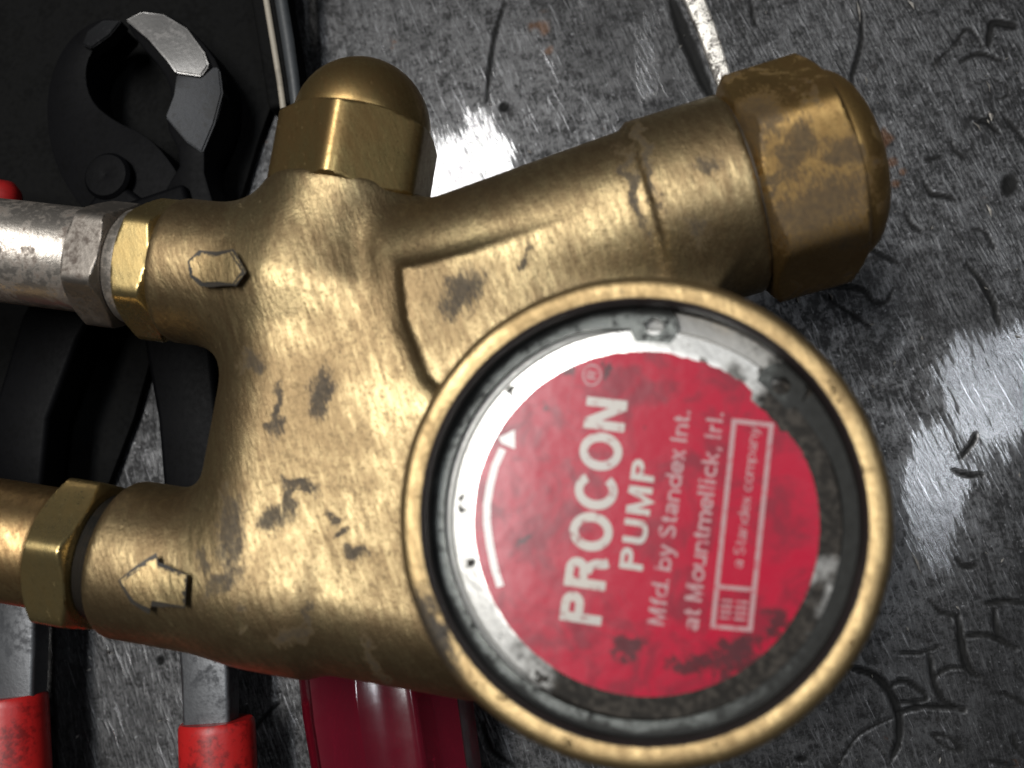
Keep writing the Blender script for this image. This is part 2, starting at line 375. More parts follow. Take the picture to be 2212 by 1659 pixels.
M_NUT = brass('tarnished_brass', (.46, .30, .11), (.24, .145, .055), .45, (.34, .50), .2, [spot(1790, 430, 7, .9, .5, 20), spot(1830, 330, 7, .5, .25), spot(1640, 250, 7, .4, .7), spot(1740, 470, 7, .7, .5), spot(1850, 500, 7, .5, .3), spot(1720, 330, 7, .3, .5)], .56)
M_ACORN = brass('smooth_brass', (.43, .33, .14), (.25, .16, .065), .6, (.26, .40), .10, [], .80)
M_HEX = brass('bright_brass', (.50, .39, .18), (.36, .26, .11), .3, (.24, .36), .08, [], .78)
M_PIPE = brass('pipe_brass', (.46, .32, .15), (.18, .11, .05), .5, (.28, .45), .2, [], .66)
M_GALV = steel('galvanised_steel', (.47, .425, .375), (.15, .12, .10), .32, .46)
M_GREY = steel('grey_fitting_steel', (.17, .152, .135), (.07, .052, .04), .45, .4)
M_THREAD = steel('greasy_thread', (.045, .038, .03), (.015, .014, .012), .5, .5, .5)
n = N('snap_ring_steel')
a = n.noise(2.2, 6, .7, dist=.4); b = n.noise(9, 5, .7); az = n.vmath('DISTANCE', n.pos, (2.7, .2, 7.9), out=1)
m = n.ramp(n.math('ADD', n.math('MULTIPLY', n.math('SUBTRACT', a, .5), 4.5), az), 3.1, 2.0)
m = n.math('MAXIMUM', m, n.ramp(n.math('ADD', n.math('MULTIPLY', a, .5), n.math('MULTIPLY', b, .5)), .50, .60))
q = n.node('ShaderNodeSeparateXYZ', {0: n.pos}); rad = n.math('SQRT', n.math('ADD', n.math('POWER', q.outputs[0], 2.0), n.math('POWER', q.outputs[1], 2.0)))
m = n.math('MAXIMUM', m, n.ramp(n.math('ADD', rad, n.math('MULTIPLY', n.math('SUBTRACT', a, .5), .3)), 2.76, 2.85))  # darker towards the outer edge, widening the dark gap
m = n.math('MULTIPLY', m, n.mixf(b, .7, 1.0))
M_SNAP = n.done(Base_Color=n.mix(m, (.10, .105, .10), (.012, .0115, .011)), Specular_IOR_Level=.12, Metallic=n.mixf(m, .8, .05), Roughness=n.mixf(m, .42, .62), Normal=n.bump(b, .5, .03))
n = N('cap_steel')                                     # nickel bright, grease at the right, darker towards the bottom
a = n.noise(2.4, 5, .65); b = n.noise(10, 4)
az = n.math('MINIMUM', n.vmath('DISTANCE', n.pos, (.9, -1.9, 7.9), out=1), n.math('ADD', n.vmath('DISTANCE', n.pos, (2.5, 1.0, 7.9), out=1), .55))
m = n.ramp(n.math('ADD', n.math('MULTIPLY', n.math('SUBTRACT', a, .5), 2.6), az), 2.9, 1.7)
m = n.math('MAXIMUM', m, n.ramp(a, .60, .66))
M_CAP = n.done(Base_Color=n.mix(m, (.80, .79, .76), n.mix(n.ramp(b, .4, .7), (.020, .018, .016), (.055, .048, .041))), Metallic=n.mixf(m, .75, .1), Roughness=n.mixf(m, .30, .6), Specular_IOR_Level=.12, Normal=n.bump(b, .25, .02))
n = N('red_label')
a = n.noise(1.5, 6, .68, dist=.6); b = n.noise(5.5, 6, .75)
sp = stains(n, [(L(1580, 1420, 8.07), (.55, .28, 1), .5), (L(1680, 1350, 8.07), (.2, .28, 1), .3), (L(1360, 1400, 8.07), (.28, .24, 1), 0), (L(1500, 1440, 8.07), (.4, .18, 1), 0), (L(1640, 800, 8.07), (.5, .16, 1), -.5),
                (L(1225, 800, 8.07), (.14, .1, 1), 0), (L(1130, 1165, 8.07), (.16, .06, 1), .4), (L(1180, 875, 8.07), (.06, .08, 1), 0), (L(1305, 800, 8.07), (.06, .16, 1), 0)], 4.0, .12)
d = n.math('SUBTRACT', 1.0, n.ramp(n.math('ADD', sp, n.math('MULTIPLY', n.math('SUBTRACT', b, .5), 4.2)), .45, 1.0))
d = n.math('MULTIPLY', d, .85)
d = n.math('MAXIMUM', d, n.math('MULTIPLY', n.ramp(b, .665, .70), .8))
film = n.math('MULTIPLY', n.ramp(a, .44, .64), .75)
c = n.mix(film, (.36, .004, .026), (.15, .005, .017)); c = n.mix(d, c, (.035, .014, .016))
M_LABEL = n.done(Base_Color=c, Roughness=n.mixf(a, .20, .36), Specular_IOR_Level=.34, Coat_Weight=.0, Coat_Roughness=.3, Normal=n.bump(n.noise(1.1, 3), .25, .05))
n = N('label_print')
b = n.noise(6, 5, .7)
M_PRINT = n.done(Base_Color=n.mix(n.ramp(b, .53, .66), n.mix(n.noise(1.2), (.30, .285, .28), (.37, .335, .28)), (.20, .07, .07)), Roughness=.42, Metallic=.15)
n = N('small_label_print')
M_PRINT2 = n.done(Base_Color=n.mix(n.ramp(n.noise(7, 4, .7), .5, .66), (.34, .19, .195), (.33, .06, .08)), Roughness=.45)

# ------------------------------------------------------------------ the pump
pump = empty('brass_pump', (0, 0, 0), ROT)
tag(pump, 'brass rotary pump with round red label face lying over the tools on the bench', 'pump')
PZ = 5.3                                               # level of the port axes
SD = np.array([math.cos(math.radians(23.5)), math.sin(math.radians(23.5)), 0.0])     # strainer axis
SO = np.array([1.0, 5.6, PZ])                          # centre of the strainer cap's seat
def casting():
    h = .07
    ax = [np.arange(-9.8, 4.2, h), np.arange(-4.1, 8.4, h), np.arange(-.3, 7.9, h)]
    X, Y, Z = np.meshgrid(*ax, indexing='ij')
    X = X.astype(np.float32); Y = Y.astype(np.float32); Z = Z.astype(np.float32)
    def cyl(d1, d2, t, r, t0, t1, rd=.12):
        q = np.hypot(d1, d2) - r; e = np.maximum(t0 - t, t - t1)
        return np.minimum(np.maximum(q + rd, e + rd), 0) + np.hypot(np.maximum(q + rd, 0), np.maximum(e + rd, 0)) - rd
    def box(cx, cy, cz, hx, hy, hz, rd):
        a, b, c = abs(X - cx) - hx + rd, abs(Y - cy) - hy + rd, abs(Z - cz) - hz + rd
        return np.sqrt(np.maximum(a, 0) ** 2 + np.maximum(b, 0) ** 2 + np.maximum(c, 0) ** 2) + np.minimum(np.maximum(a, np.maximum(b, c)), 0) - rd
    def smin(a, b, k):
        q = np.clip(.5 + .5 * (b - a) / k, 0, 1); return b * (1 - q) + a * q - k * q * (1 - q)
    d = cyl(X, Y, Z, 3.12, 1.6, 7.35, .15)
    d = smin(d, cyl(X, Y, Z, 2.5, 0.05, 1.9, .1), .3)
    d = smin(d, box(-4.2, .22, 4.6, 3.25, 3.58, 2.14, 1.45), .55)
    d = smin(d, cyl(Y + 2.05, Z - PZ, X, 1.37, -8.72, -5.0, .16), .50)
    d = smin(d, cyl(Y - 3.15, Z - PZ, X, 1.31, -8.74, -6.4, .14), .85)
    d = smin(d, cyl(X + 5.85, Z - PZ, Y, 1.36, 3.0, 4.9, .12), .95)
    T = (X - SO[0]) * SD[0] + (Y - SO[1]) * SD[1]; Pp = -(X - SO[0]) * SD[1] + (Y - SO[1]) * SD[0]
    d = smin(d, cyl(Pp, Z - PZ, T, 1.40 + .045 * np.clip(T + 6, 0, 5), -6.0, -.4, .1), .55)
    d = smin(d, cyl(Pp, Z - PZ, T, 1.70, -1.62, 0.0, .06), .08)
    # raised web between strainer and body
    hs = [(-4.09, 3.26, -3.86, 2.43), (-3.86, 2.43, -3.43, 1.7), (-3.43, 1.7, .8, -.6), (.8, -.6, .75, 4.9), (.75, 4.9, -4.09, 3.26)]
    q = np.full(X.shape, -9.0, np.float32)
    for x0, y0, x1, y1 in hs:
        l = math.hypot(x1 - x0, y1 - y0); q = np.maximum(q, -((x1 - x0) * (Y - y0) - (y1 - y0) * (X - x0)) / l)
    q = np.maximum(q, np.maximum(4 - Z, Z - 6.93 + .16 * np.clip(X + 3.8, 0, 9))) ; d = smin(d, q, .46)
    # surface nets
    s = d < 0
    nx, ny, nz = s.shape
    cnt = sum(s[i:nx - 1 + i, j:ny - 1 + j, k:nz - 1 + k].astype(np.int8) for i in (0, 1) for j in (0, 1) for k in (0, 1))
    act = (cnt > 0) & (cnt < 8); I = np.argwhere(act); idx = np.full(act.shape, -1, np.int32); idx[act] = np.arange(len(I))
    acc = np.zeros((len(I), 3)); num = np.zeros(len(I))
    cor = [(i, j, k) for i in (0, 1) for j in (0, 1) for k in (0, 1)]
    for a in cor:
        for axn in range(3):
            if a[axn]: continue
            b = list(a); b[axn] = 1
            va = d[I[:, 0] + a[0], I[:, 1] + a[1], I[:, 2] + a[2]]; vb = d[I[:, 0] + b[0], I[:, 1] + b[1], I[:, 2] + b[2]]
            m = (va < 0) != (vb < 0); t = np.where(m, va / np.where(m, va - vb, 1), 0)
            p = np.tile(np.array(a, float), (len(I), 1)); p[:, axn] += t
            acc[m] += p[m]; num[m] += 1
    v = (I + acc / num[:, None]) * h + np.array([ax[0][0], ax[1][0], ax[2][0]])
    faces = []
    for axn in range(3):
        o = [i for i in range(3) if i != axn]
        sl0 = [slice(None)] * 3; sl1 = [slice(None)] * 3; sl0[axn] = slice(0, -1); sl1[axn] = slice(1, None)
        e = np.argwhere(s[tuple(sl0)] != s[tuple(sl1)])
        e = e[(e[:, o[0]] > 0) & (e[:, o[1]] > 0)]
        e = e[(e[:, o[0]] < s.shape[o[0]] - 1) & (e[:, o[1]] < s.shape[o[1]] - 1)]
        q = []
        for da, db in ((1, 1), (0, 1), (0, 0), (1, 0)):
            c = e.copy(); c[:, o[0]] -= da; c[:, o[1]] -= db; q.append(idx[c[:, 0], c[:, 1], c[:, 2]])
        q = np.stack(q, -1); ins = s[e[:, 0], e[:, 1], e[:, 2]]
        flip = ins if axn != 1 else ~ins
        q[~flip] = q[~flip][:, ::-1]; faces.append(q)
    f = np.concatenate(faces)
    me = bpy.data.meshes.new('casting'); me.vertices.add(len(v)); me.vertices.foreach_set('co', v.ravel())
    me.loops.add(f.size); me.loops.foreach_set('vertex_index', f.ravel().astype(np.int32)); me.polygons.add(len(f))
    me.polygons.foreach_set('loop_start', np.arange(len(f)) * 4); me.update(calc_edges=True); me.validate()
    return me
link('casting', casting(), M_CAST, pump, angle=None)

# raised flow arrows cast on the two ports
from mathutils.bvhtree import BVHTree
BODY = bpy.data.objects['casting'].data
TREE = BVHTree.FromPolygons([v.co for v in BODY.vertices], [tuple(p.vertices) for p in BODY.polygons])
def flow_arrow(pts, hgt):
    bm = bmesh.new()
    def on(x, y, e):                                     # onto the cast surface
        p, nn, _, _ = TREE.ray_cast(Vector((x, y, 12)), Vector((0, 0, -1))); return tuple(p + nn * e)
    def dens(p):
        o = []
        for i in range(len(p)):
            a, b = np.array(p[i]), np.array(p[(i + 1) % len(p)])
            for t in np.linspace(0, 1, 5)[:-1]: o.append(a + (b - a) * t)
        return o
    p = dens(pts); cen = sum(p) / len(p)
    base = [bm.verts.new(on(*(cen + (q - cen) * 1.10), -.05)) for q in p]
    top = [bm.verts.new(on(*(cen + (q - cen) * .84), hgt)) for q in p]
    rim = [bm.verts.new(on(*(cen + (q - cen) * (1 + .085 / max(np.linalg.norm(q - cen), .12))), .014)) for q in p]
    foot = [bm.verts.new(on(*(cen + (q - cen) * 1.0), .022)) for q in p]
    for i in range(len(p)):
        k = (i + 1) % len(p); bm.faces.new((base[i], base[k], top[k], top[i]))
        bm.faces.new((rim[i], rim[k], foot[k], foot[i])).material_index = 1
    ft = bm.faces.new(top); bmesh.ops.recalc_face_normals(bm, faces=bm.faces)
    r = bmesh.ops.triangulate(bm, faces=[ft])
    ed = {e for f in r['faces'] for e in f.edges if all(g in r['faces'] for g in e.link_faces)}
    r2 = bmesh.ops.subdivide_edges(bm, edges=list(ed), cuts=4, use_grid_fill=True)
    for v in bm.verts:
        if v not in base and v not in top and v not in rim and v not in foot: v.co = on(v.co.x, v.co.y, hgt)
    bmesh.ops.triangulate(bm, faces=[f for f in bm.faces if len(f.verts) > 3])
    me = bpy.data.meshes.new('flow_arrow'); bm.to_mesh(me); bm.free(); return me
def lp(pts, z): return [tuple(L(x, y, z)[:2]) for x, y in pts]
zt = PZ + 1.37
M_WORN = brass('worn_brass', (.52, .40, .205), (.30, .21, .105), .4, (.30, .44), .5, (), .85)
link('flow_arrow', flow_arrow(lp([(277, 1252), (345, 1210), (350, 1228), (412, 1244), (405, 1300), (335, 1290), (330, 1306), (300, 1290)], zt), .15), M_WORN, pump, angle=30).data.materials.append(M_THREAD)
link('flow_arrow', flow_arrow(lp([(427, 572), (450, 556), (485, 566), (520, 560), (552, 600), (530, 620), (490, 612), (455, 610), (432, 596)], zt - .1), .16), M_WORN, pump, angle=30).data.materials.append(M_THREAD)

# body rim that holds the end cap
ringp = [(2.97, 7.2), (3.20, 7.2), (3.235, 7.3), (3.235, 8.34), (3.215, 8.42), (3.16, 8.475), (3.09, 8.497), (3.0, 8.49), (2.91, 8.475), (2.88, 8.42), (2.875, 8.30), (2.875, 8.06), (2.99, 8.02), (2.99, 7.9)]
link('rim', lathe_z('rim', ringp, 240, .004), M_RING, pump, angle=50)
# end cap with a gently bevelled shoulder
capp = [(0.01, 7.0), (2.94, 7.0), (2.94, 7.80), (2.92, 7.82), (2.70, 7.83), (2.66, 7.85), (2.64, 7.91), (2.615, 7.945), (2.40, 7.982), (2.33, 7.995), (0.01, 7.995)]
CO = (.07, -.045)
cap = link('end_cap', lathe_z('end_cap', capp, 200, 0, *CO), M_CAP, pump, angle=40)
# circlip: open ring with two holed ears
def circlip():
    bm = bmesh.new(); z0, z1 = 7.86, 7.97
    a0, a1 = math.radians(92.5 + 5), math.radians(360 + 50 - 7)
    n = 150; rows = []
    for i in range(n + 1):
        a = a0 + (a1 - a0) * i / n
        e = min(a - a0, a1 - a); ri = 2.70 - .11 * math.exp(-(e / .25) ** 2); ro = 2.965
        rows.append([(ri * math.cos(a), ri * math.sin(a)), (ro * math.cos(a), ro * math.sin(a))])
    for r0, r1 in zip(rows, rows[1:]):
        bm.faces.new([bm.verts.new((x, y, z1)) for x, y in (r0[0], r0[1], r1[1], r1[0])])
    for deg, rr in ((92.5, 2.63), (50, 2.63)):
        a = math.radians(deg); cx, cy = rr * math.cos(a), rr * math.sin(a); m = 36; R = .33; h = .125
        o = [(cx + R * math.cos(t), cy + R * math.sin(t)) for t in np.arange(m) * 2 * math.pi / m]
        o = [(x, y) if math.hypot(x, y) < 2.965 else (x * 2.965 / math.hypot(x, y), y * 2.965 / math.hypot(x, y)) for x, y in o]
        i_ = [(cx + h * math.cos(t), cy + h * math.sin(t)) for t in np.arange(m) * 2 * math.pi / m]
        for k in range(m):
            k2 = (k + 1) % m
            bm.faces.new([bm.verts.new((x, y, z1 + .003)) for x, y in (i_[k], o[k], o[k2], i_[k2])])
    bmesh.ops.remove_doubles(bm, verts=bm.verts, dist=.0005)
    bmesh.ops.recalc_face_normals(bm, faces=bm.faces)
    for f in bm.faces:
        if f.normal.z < 0: f.normal_flip()
    r = bmesh.ops.extrude_face_region(bm, geom=list(bm.faces))
    for v in r['geom']:
        if isinstance(v, bmesh.types.BMVert): v.co.z -= .11
    bmesh.ops.recalc_face_normals(bm, faces=bm.faces)
    me = bpy.data.meshes.new('circlip'); bm.to_mesh(me); bm.free(); return me
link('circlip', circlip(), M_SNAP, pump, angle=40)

# the red label and its print (flat, in the label's plane)
LZ = 8.0
def label_mesh():
    bm = bmesh.new(); t = []
    m = 220
    for i in range(m):
        a = 2 * math.pi * i / m; dg = math.degrees(a)
        rag = 1.0 if 20 < dg < 120 else .15; k0 = float(vnoise(np.array([i * .31]), np.array([.5]), 1.0, 5)[0] * .7 + vnoise(np.array([i * .9]), np.array([.5]), 1.0, 6)[0] * .5)
        r = 2.325 - rag * .11 * max(0.0, k0 + .12) - (.10 if 40 < dg < 57 else 0)
        t.append((CO[0] + r * math.cos(a), CO[1] + r * math.sin(a)))
    vs = [bm.verts.new((x, y, LZ + .006)) for x, y in t]; lo = [bm.verts.new((x, y, LZ - .004)) for x, y in t]
    bm.faces.new(vs)
    for i in range(m): bm.faces.new((lo[i], lo[(i + 1) % m], vs[(i + 1) % m], vs[i]))
    me = bpy.data.meshes.new('label_disc'); bm.to_mesh(me); bm.free(); return me
lab = link('label_disc', label_mesh(), M_LABEL, pump, angle=30)
def flat(name, polys, mat, z=LZ + .009):
    v = []; f = []
    for p in polys:
        f.append(tuple(range(len(v), len(v) + len(p)))); v += [(q[0], q[1], z) for q in p]
    me = mesh(name, v, f)
    bm = bmesh.new(); bm.from_mesh(me)
    for q in bm.faces:
        if q.normal.z < 0: q.normal_flip()
    bm.to_mesh(me); bm.free()
    return link(name, me, mat, lab, smooth=False)
def arcp(cx, cy, rx, ry, a0, a1, n=9):
    return [(cx + rx * math.cos(math.radians(a)), cy + ry * math.sin(math.radians(a))) for a in np.linspace(a0, a1, n)]
def glyphs(w):
    """grotesque letters as centre lines of stroke w, cap height 1; each is (advance, strokes); a closed stroke ends with None"""
    h = w / 2; x = .72; r = x / 2 - h; m = x / 2; G = {}
    G['P'] = (.70, [[(h, 0), (h, 1)], [(w, 1 - h), (.38, 1 - h)] + arcp(.38, .73 - .0, .62 - .38 - h + .02, .27 - h, 90, -90) + [(w, .46 + h)]])
    G['R'] = (.76, G['P'][1] + [[(.34, .48), (.48, .42), (.54, .30), (.56, .1), (.60, 0)]])
    G['O'] = (.86, [arcp(.42, .5, .42 - h, .52 - h, 0, 360, 30)[:-1] + [None]])
    G['C'] = (.82, [arcp(.42, .5, .42 - h, .52 - h, 38, 322, 24)])
    G['N'] = (.80, [[(h, 0), (h, 1)], [(.70 - h, 0), (.70 - h, 1)], [(h + .02, 1 - h * .3), (.70 - h - .02, h * .3)]])
    G['U'] = (.80, [[(h, 1)] + [(h, .30)] + arcp(.36, .30, .36 - h, .32 - h, 180, 360) + [(.72 - h, 1)]])
    G['M'] = (.94, [[(h, 0), (h, 1)], [(.84 - h, 0), (.84 - h, 1)], [(h + .03, 1), (.42, .04), (.84 - h - .03, 1)]])
    G['I'] = (.30, [[(h + .03, 0), (h + .03, 1)]])
    G['S'] = (.74, [arcp(.33, .74, .29 - h * .6, .27 - h, 25, 270, 12) + arcp(.33, .26, .32 - h * .6, .28 - h, 90, -155, 12)])
    G['l'] = (.27, [[(h + .02, 0), (h + .02, 1)]])
    G['i'] = (.27, [[(h + .02, 0), (h + .02, x)], [(h + .02, .86), (h + .02, 1)]])
    G['.'] = (.28, [[(h + .04, 0), (h + .04, w * 1.1)]])
    G[','] = (.28, [[(h + .06, w), (h + .06, 0), (h, -.14)]])
    bowl = arcp(m, x / 2, m - h, x / 2 - h, 0, 360, 22)[:-1] + [None]
    G['o'] = (.68, [bowl]); G['b'] = (.70, [bowl, [(h, 0), (h, 1)]]); G['d'] = (.72, [bowl, [(x - h, 0), (x - h, 1)]])
    G['p'] = (.70, [bowl, [(h, -.24), (h, x)]]); G['c'] = (.64, [arcp(m, x / 2, m - h, x / 2 - h, 45, 315, 16)])
    G['e'] = (.68, [[(h * 1.5, x / 2), (x - h, x / 2)] + arcp(m, x / 2, m - h, x / 2 - h, 8, 318, 18)])
    G['a'] = (.66, [arcp(.31, x - .2, .26 - h * .5, .2 - h, 165, 0, 8) + [(.60 - h, .1), (.62 - h, 0)], arcp(.28, .21, .27 - h, .21 - h, 0, 360, 16)[:-1] + [None]])
    G['n'] = (.66, [[(h, 0), (h, x)]  , arcp(.32, x - .29, .32 - h, .29 - h, 165, 0, 9) + [(.64 - h, 0)]]); G['r'] = (.46, [[(h, 0), (h, x)], arcp(.36, x - .32, .36 - h, .32 - h, 160, 88, 6)])
    G['m'] = (.98, [[(h, 0), (h, x)], arcp(.29, x - .27, .27 - h * .6, .27 - h, 165, 0, 8) + [(.52, 0)], arcp(.73, x - .27, .23 - h * .4, .27 - h, 165, 0, 8) + [(.96 - h, 0)]])
    G['u'] = (.68, [[(h, x)] + arcp(.32, .28, .32 - h, .28 - h, 180, 345, 9), [(.64 - h, 0), (.64 - h, x)]])
    G['y'] = (.62, [[(h * .8, x), (.30, .03)], [(.60 - h * .8, x), (.28, -.12), (.18, -.22), (.06, -.20)]])
    G['x'] = (.62, [[(h * .9, 0), (.58 - h * .9, x)], [(h * .9, x), (.58 - h * .9, 0)]]); G['k'] = (.64, [[(h, 0), (h, 1)], [(.56, x), (w, .30)], [(.26, .44), (.60 - h, 0)]])
    G['t'] = (.40, [[(.17, .92), (.17, .14), (.24, h), (.36, h * .8)], [(.02, x - h * .8), (.34, x - h * .8)]])
    G['f'] = (.38, [[(.17, 0), (.17, .82), (.24, 1 - h), (.36, 1 - h)], [(.02, x - h * .8), (.34, x - h * .8)]])
    G['\u00ae'] = (1.0, [arcp(.5, .5, .48, .48, 0, 360, 28)[:-1] + [None], [(.36, .25), (.36, .75)], [(.36, .73), (.55, .73)] + arcp(.55, .62, .11, .11, 90, -90, 6) + [(.36, .51)], [(.52, .5), (.66, .25)]])
    return G
def lettering(txt, p0, p1, capx, mat, wt, gap=0.0):
    """lines of stroked letters whose baseline runs p0 -> p1 on the label; every word is a piece of its own"""
    G = glyphs(wt); x = 0; words = [[]]
    for ch in txt:
        if ch == ' ': x += .30; words.append([]); continue
        adv, st = G[ch]; words[-1].append((x, st)); x += adv + gap
    a = L(*p0, LZ)[:2]; b = L(*p1, LZ)[:2]; dx = b - a; ln = np.linalg.norm(dx); dx /= ln; dy = np.array([-dx[1], dx[0]])
    hgt = capx * (CAM_Z - LZ) / FPX; sx = ln / (x - gap)
    for wd in words:
        v = []; f = []; k = 0
        for x0, st in wd:
            for pl in st:
                closed = pl[-1] is None; P = np.array(pl[:-1] if closed else pl, float); P = P[[0] + [i for i in range(1, len(P)) if np.linalg.norm(P[i] - P[i - 1]) > 1e-4]]; n_ = len(P); o = len(v)
                z = LZ + .009 + .0007 * (k % 4); k += 1
                for i in range(n_):
                    q0 = P[i - 1] if (i > 0 or closed) else None; q1 = P[(i + 1) % n_] if (i < n_ - 1 or closed) else None
                    d0 = (P[i] - q0) if q0 is not None else (q1 - P[i]); d1 = (q1 - P[i]) if q1 is not None else d0
                    d0 = d0 / np.linalg.norm(d0); d1 = d1 / np.linalg.norm(d1); t = d0 + d1; t /= max(np.linalg.norm(t), 1e-6)
                    nn = np.array([-t[1], t[0]]); mi = wt / 2 / max(abs(nn @ np.array([-d0[1], d0[0]])), .45)
                    for sg in (1, -1):
                        c = P[i] + nn * mi * sg; p = a + dx * (c[0] + x0) * sx + dy * c[1] * hgt; v.append((p[0], p[1], z))
                for i in range(n_ if closed else n_ - 1):
                    j = (i + 1) % n_; f.append((o + 2 * i, o + 2 * i + 1, o + 2 * j + 1, o + 2 * j))
        me = mesh('lettering', v, f)
        bm = bmesh.new(); bm.from_mesh(me); bm.normal_update()
        for q in bm.faces:
            if q.normal.z < 0: q.normal_flip()
        bm.to_mesh(me); bm.free()
        link('lettering', me, mat, lab, smooth=False)
lettering('PROCON', (1298, 1352), (1357, 857), 88, M_PRINT, .20, .04)
lettering('PUMP', (1388, 1234), (1418, 993), 50, M_PRINT, .19, .08)
lettering('Mfd. by Standex Int.', (1434, 1352), (1492, 886), 35, M_PRINT2, .16, .05)
lettering('at Mountmellick, Irl.', (1508, 1364), (1564, 890), 35, M_PRINT2, .16, .05)
lettering('a Standex company', (1604, 1228), (1640, 924), 22, M_PRINT2, .12, .04)
lettering('\u00ae', (1296, 835), (1301, 790), 40, M_PRINT2, .09)
def q4(*p): return [L(x, y, LZ)[:2] for x, y in p]
A_, B_, C_, D_ = (np.array(p, float) for p in ((1534, 1357), (1581, 904), (1672, 914), (1625, 1365)))
def bl(u, v): return tuple(A_ * (1 - u) * (1 - v) + D_ * u * (1 - v) + B_ * v * (1 - u) + C_ * u * v)     # u across, v along
def strip4(u0, v0, u1, v1): return q4(bl(u0, v0), bl(u1, v0), bl(u1, v1), bl(u0, v1))
e = .115; g = .02
flat('printed_frame', [strip4(0, 0, e, 1), strip4(1 - e, 0, 1, 1), strip4(e, 1 - g * 1.1, 1 - e, 1), strip4(e, 0, 1 - e, g), strip4(e, .19, 1 - e, .19 + g)], M_PRINT2)
flat('printed_emblem', [strip4(.2, .05 + i * .027, .46, .05 + i * .027 + .012) for i in range(4)] + [strip4(.54, .05 + i * .027, .82, .05 + i * .027 + .012) for i in range(4)], M_PRINT2)
arc = [np.array(p, float) for p in ((1081, 1267), (1068, 1225), (1058, 1175), (1052, 1130), (1052, 1090), (1059, 1048), (1069, 1008), (1086, 970))]
for i in range(1): pass
pl = []
for i in range(len(arc) - 1):
    def off(j, s):
        d = arc[min(j + 1, len(arc) - 1)] - arc[max(j - 1, 0)]; d /= np.linalg.norm(d); return tuple(arc[j] + s * np.array([-d[1], d[0]]) * 8)
    pl.append(q4(off(i, 1), off(i + 1, 1), off(i + 1, -1), off(i, -1)))
pl.append(q4((1112, 928), (1077, 946), (1084, 958), (1113, 970)))
n = N('bright_print')
M_PRINT3 = n.done(Base_Color=n.mix(n.ramp(n.noise(7, 4), .62, .70), (.72, .70, .67), (.35, .2, .2)), Roughness=.4)
flat('printed_arrow', pl, M_PRINT3)

# relief valve cap: hex with a round dome
fr = frame((-5.80, 4.72, PZ), (0, 1, 0), (0, 0, 1))
st = chamfer(1.42, 2.62)
dome = [(1.25, 1.20)] + [(1.40 + 1.27 * math.sin(a) , 1.25 * math.cos(a)) for a in np.linspace(0.0, math.pi / 2 * .985, 16)]
rn = link('relief_valve_cap', polar('relief_valve_cap', fr, st, hexfun(2.62, math.radians(-32))), M_ACORN, pump)
link('dome', polar('dome', fr, dome, None), M_ACORN, rn, angle=60)
# strainer cap: large hex with a low dome
fr = frame(SO, SD)
st = chamfer(1.50, 3.50)
sn = link('strainer_cap', polar('strainer_cap', fr, [(-.02, 1.45)] + [(t + .06, r) for t, r in st], hexfun(3.50, math.radians(-17))), M_NUT, pump)
link('gasket', polar('gasket', fr, [(-.04, 1.60), (.10, 1.60)], None), M_THREAD, sn)
dome = [(1.3, 1.5)] + [(1.55 + .72 * math.sin(a), 1.62 * math.cos(a) ** .8 + .001) for a in np.linspace(0.0, math.pi / 2 * .985, 14)]
link('dome', polar('dome', fr, dome, None), M_NUT, sn, angle=60)
# lower port: threads, hex, brass pipe
fr = frame((-8.68, -2.08, PZ), (-1, 0, 0))
def thr(r): return [(i * .035, r + (.05 if i % 2 else 0)) for i in range(18)]
link('thread', polar('thread', fr, thr(1.06), None, 64), M_THREAD, pump, angle=20)
fr2 = frame((-9.03, -2.1, PZ), (-1, 0, 0))
link('hex_fitting', polar('hex_fitting', fr2, chamfer(.80, 2.48), hexfun(2.48, math.radians(23))), M_HEX, pump)
link('pipe', polar('pipe', fr2, [(.72, .98), (.86, .98), (.92, 1.05), (.98, 1.07), (16, 1.07)], None, 64), M_PIPE, pump, angle=50)
# upper port: brass bushing, steel collar and hex, steel pipe
fr3 = frame((-8.72, 3.13, PZ), (-1, 0, 0))
link('hex_bushing', polar('hex_bushing', fr3, chamfer(.66, 2.34), hexfun(2.34, math.radians(3))), M_HEX, pump)
link('collar', polar('collar', fr3, [(.55, .95), (.66, 1.0), (.70, 1.05), (.90, 1.05), (.97, .98), (1.02, .9)], None, 64), M_GALV, pump, angle=50)
link('hex_coupling', polar('hex_coupling', fr3, [(t + .97, r) for t, r in chamfer(.70, 2.12)], hexfun(2.12, math.radians(-2))), M_GREY, pump)
link('pipe', polar('pipe', fr3, [(1.55, .9), (1.67, .92), (1.73, .97), (14, .97)], None, 64), M_GALV, pump, angle=50)

# ------------------------------------------------------------------ black tray under the pincers
M_TRAY = rubber('black_plastic', (.004, .004, .004), .75, .06, .5)
M_RIMP = rubber('pale_bead', (.26, .23, .185), .5, .5, .4)
M_RIMG = rubber('grey_bead', (.03, .033, .036), .45, .4, .4)
tray = empty('tray', tuple(W(300, 300, 0)))
tag(tray, 'black plastic tray with a pale bead along its rim, under the dark pincers', 'tray')
def rel(root, pts): return [np.array(p) - np.array(root.location) for p in pts]
out = [(-700, -600), (520, -600), (590, 60), (600, 190), (560, 300), (525, 415), (470, 560), (400, 660), (330, 760), (290, 900), (235, 1045), (160, 1080), (-700, 1080)]
link('floor_panel', slab('floor_panel', rel(tray, [W(x, y, .28) for x, y in out]), .26, .08), M_TRAY, tray)
def run(pts, z): return rel(tray, [W(x, y, z) for x, y in pts])
link('rim_wall', bar('rim_wall', run([(545, -620), (590, 0), (606, 90), (622, 190), (634, 260)], .95), [.62] * 5, [1.6] * 5, .12), M_TRAY, tray)
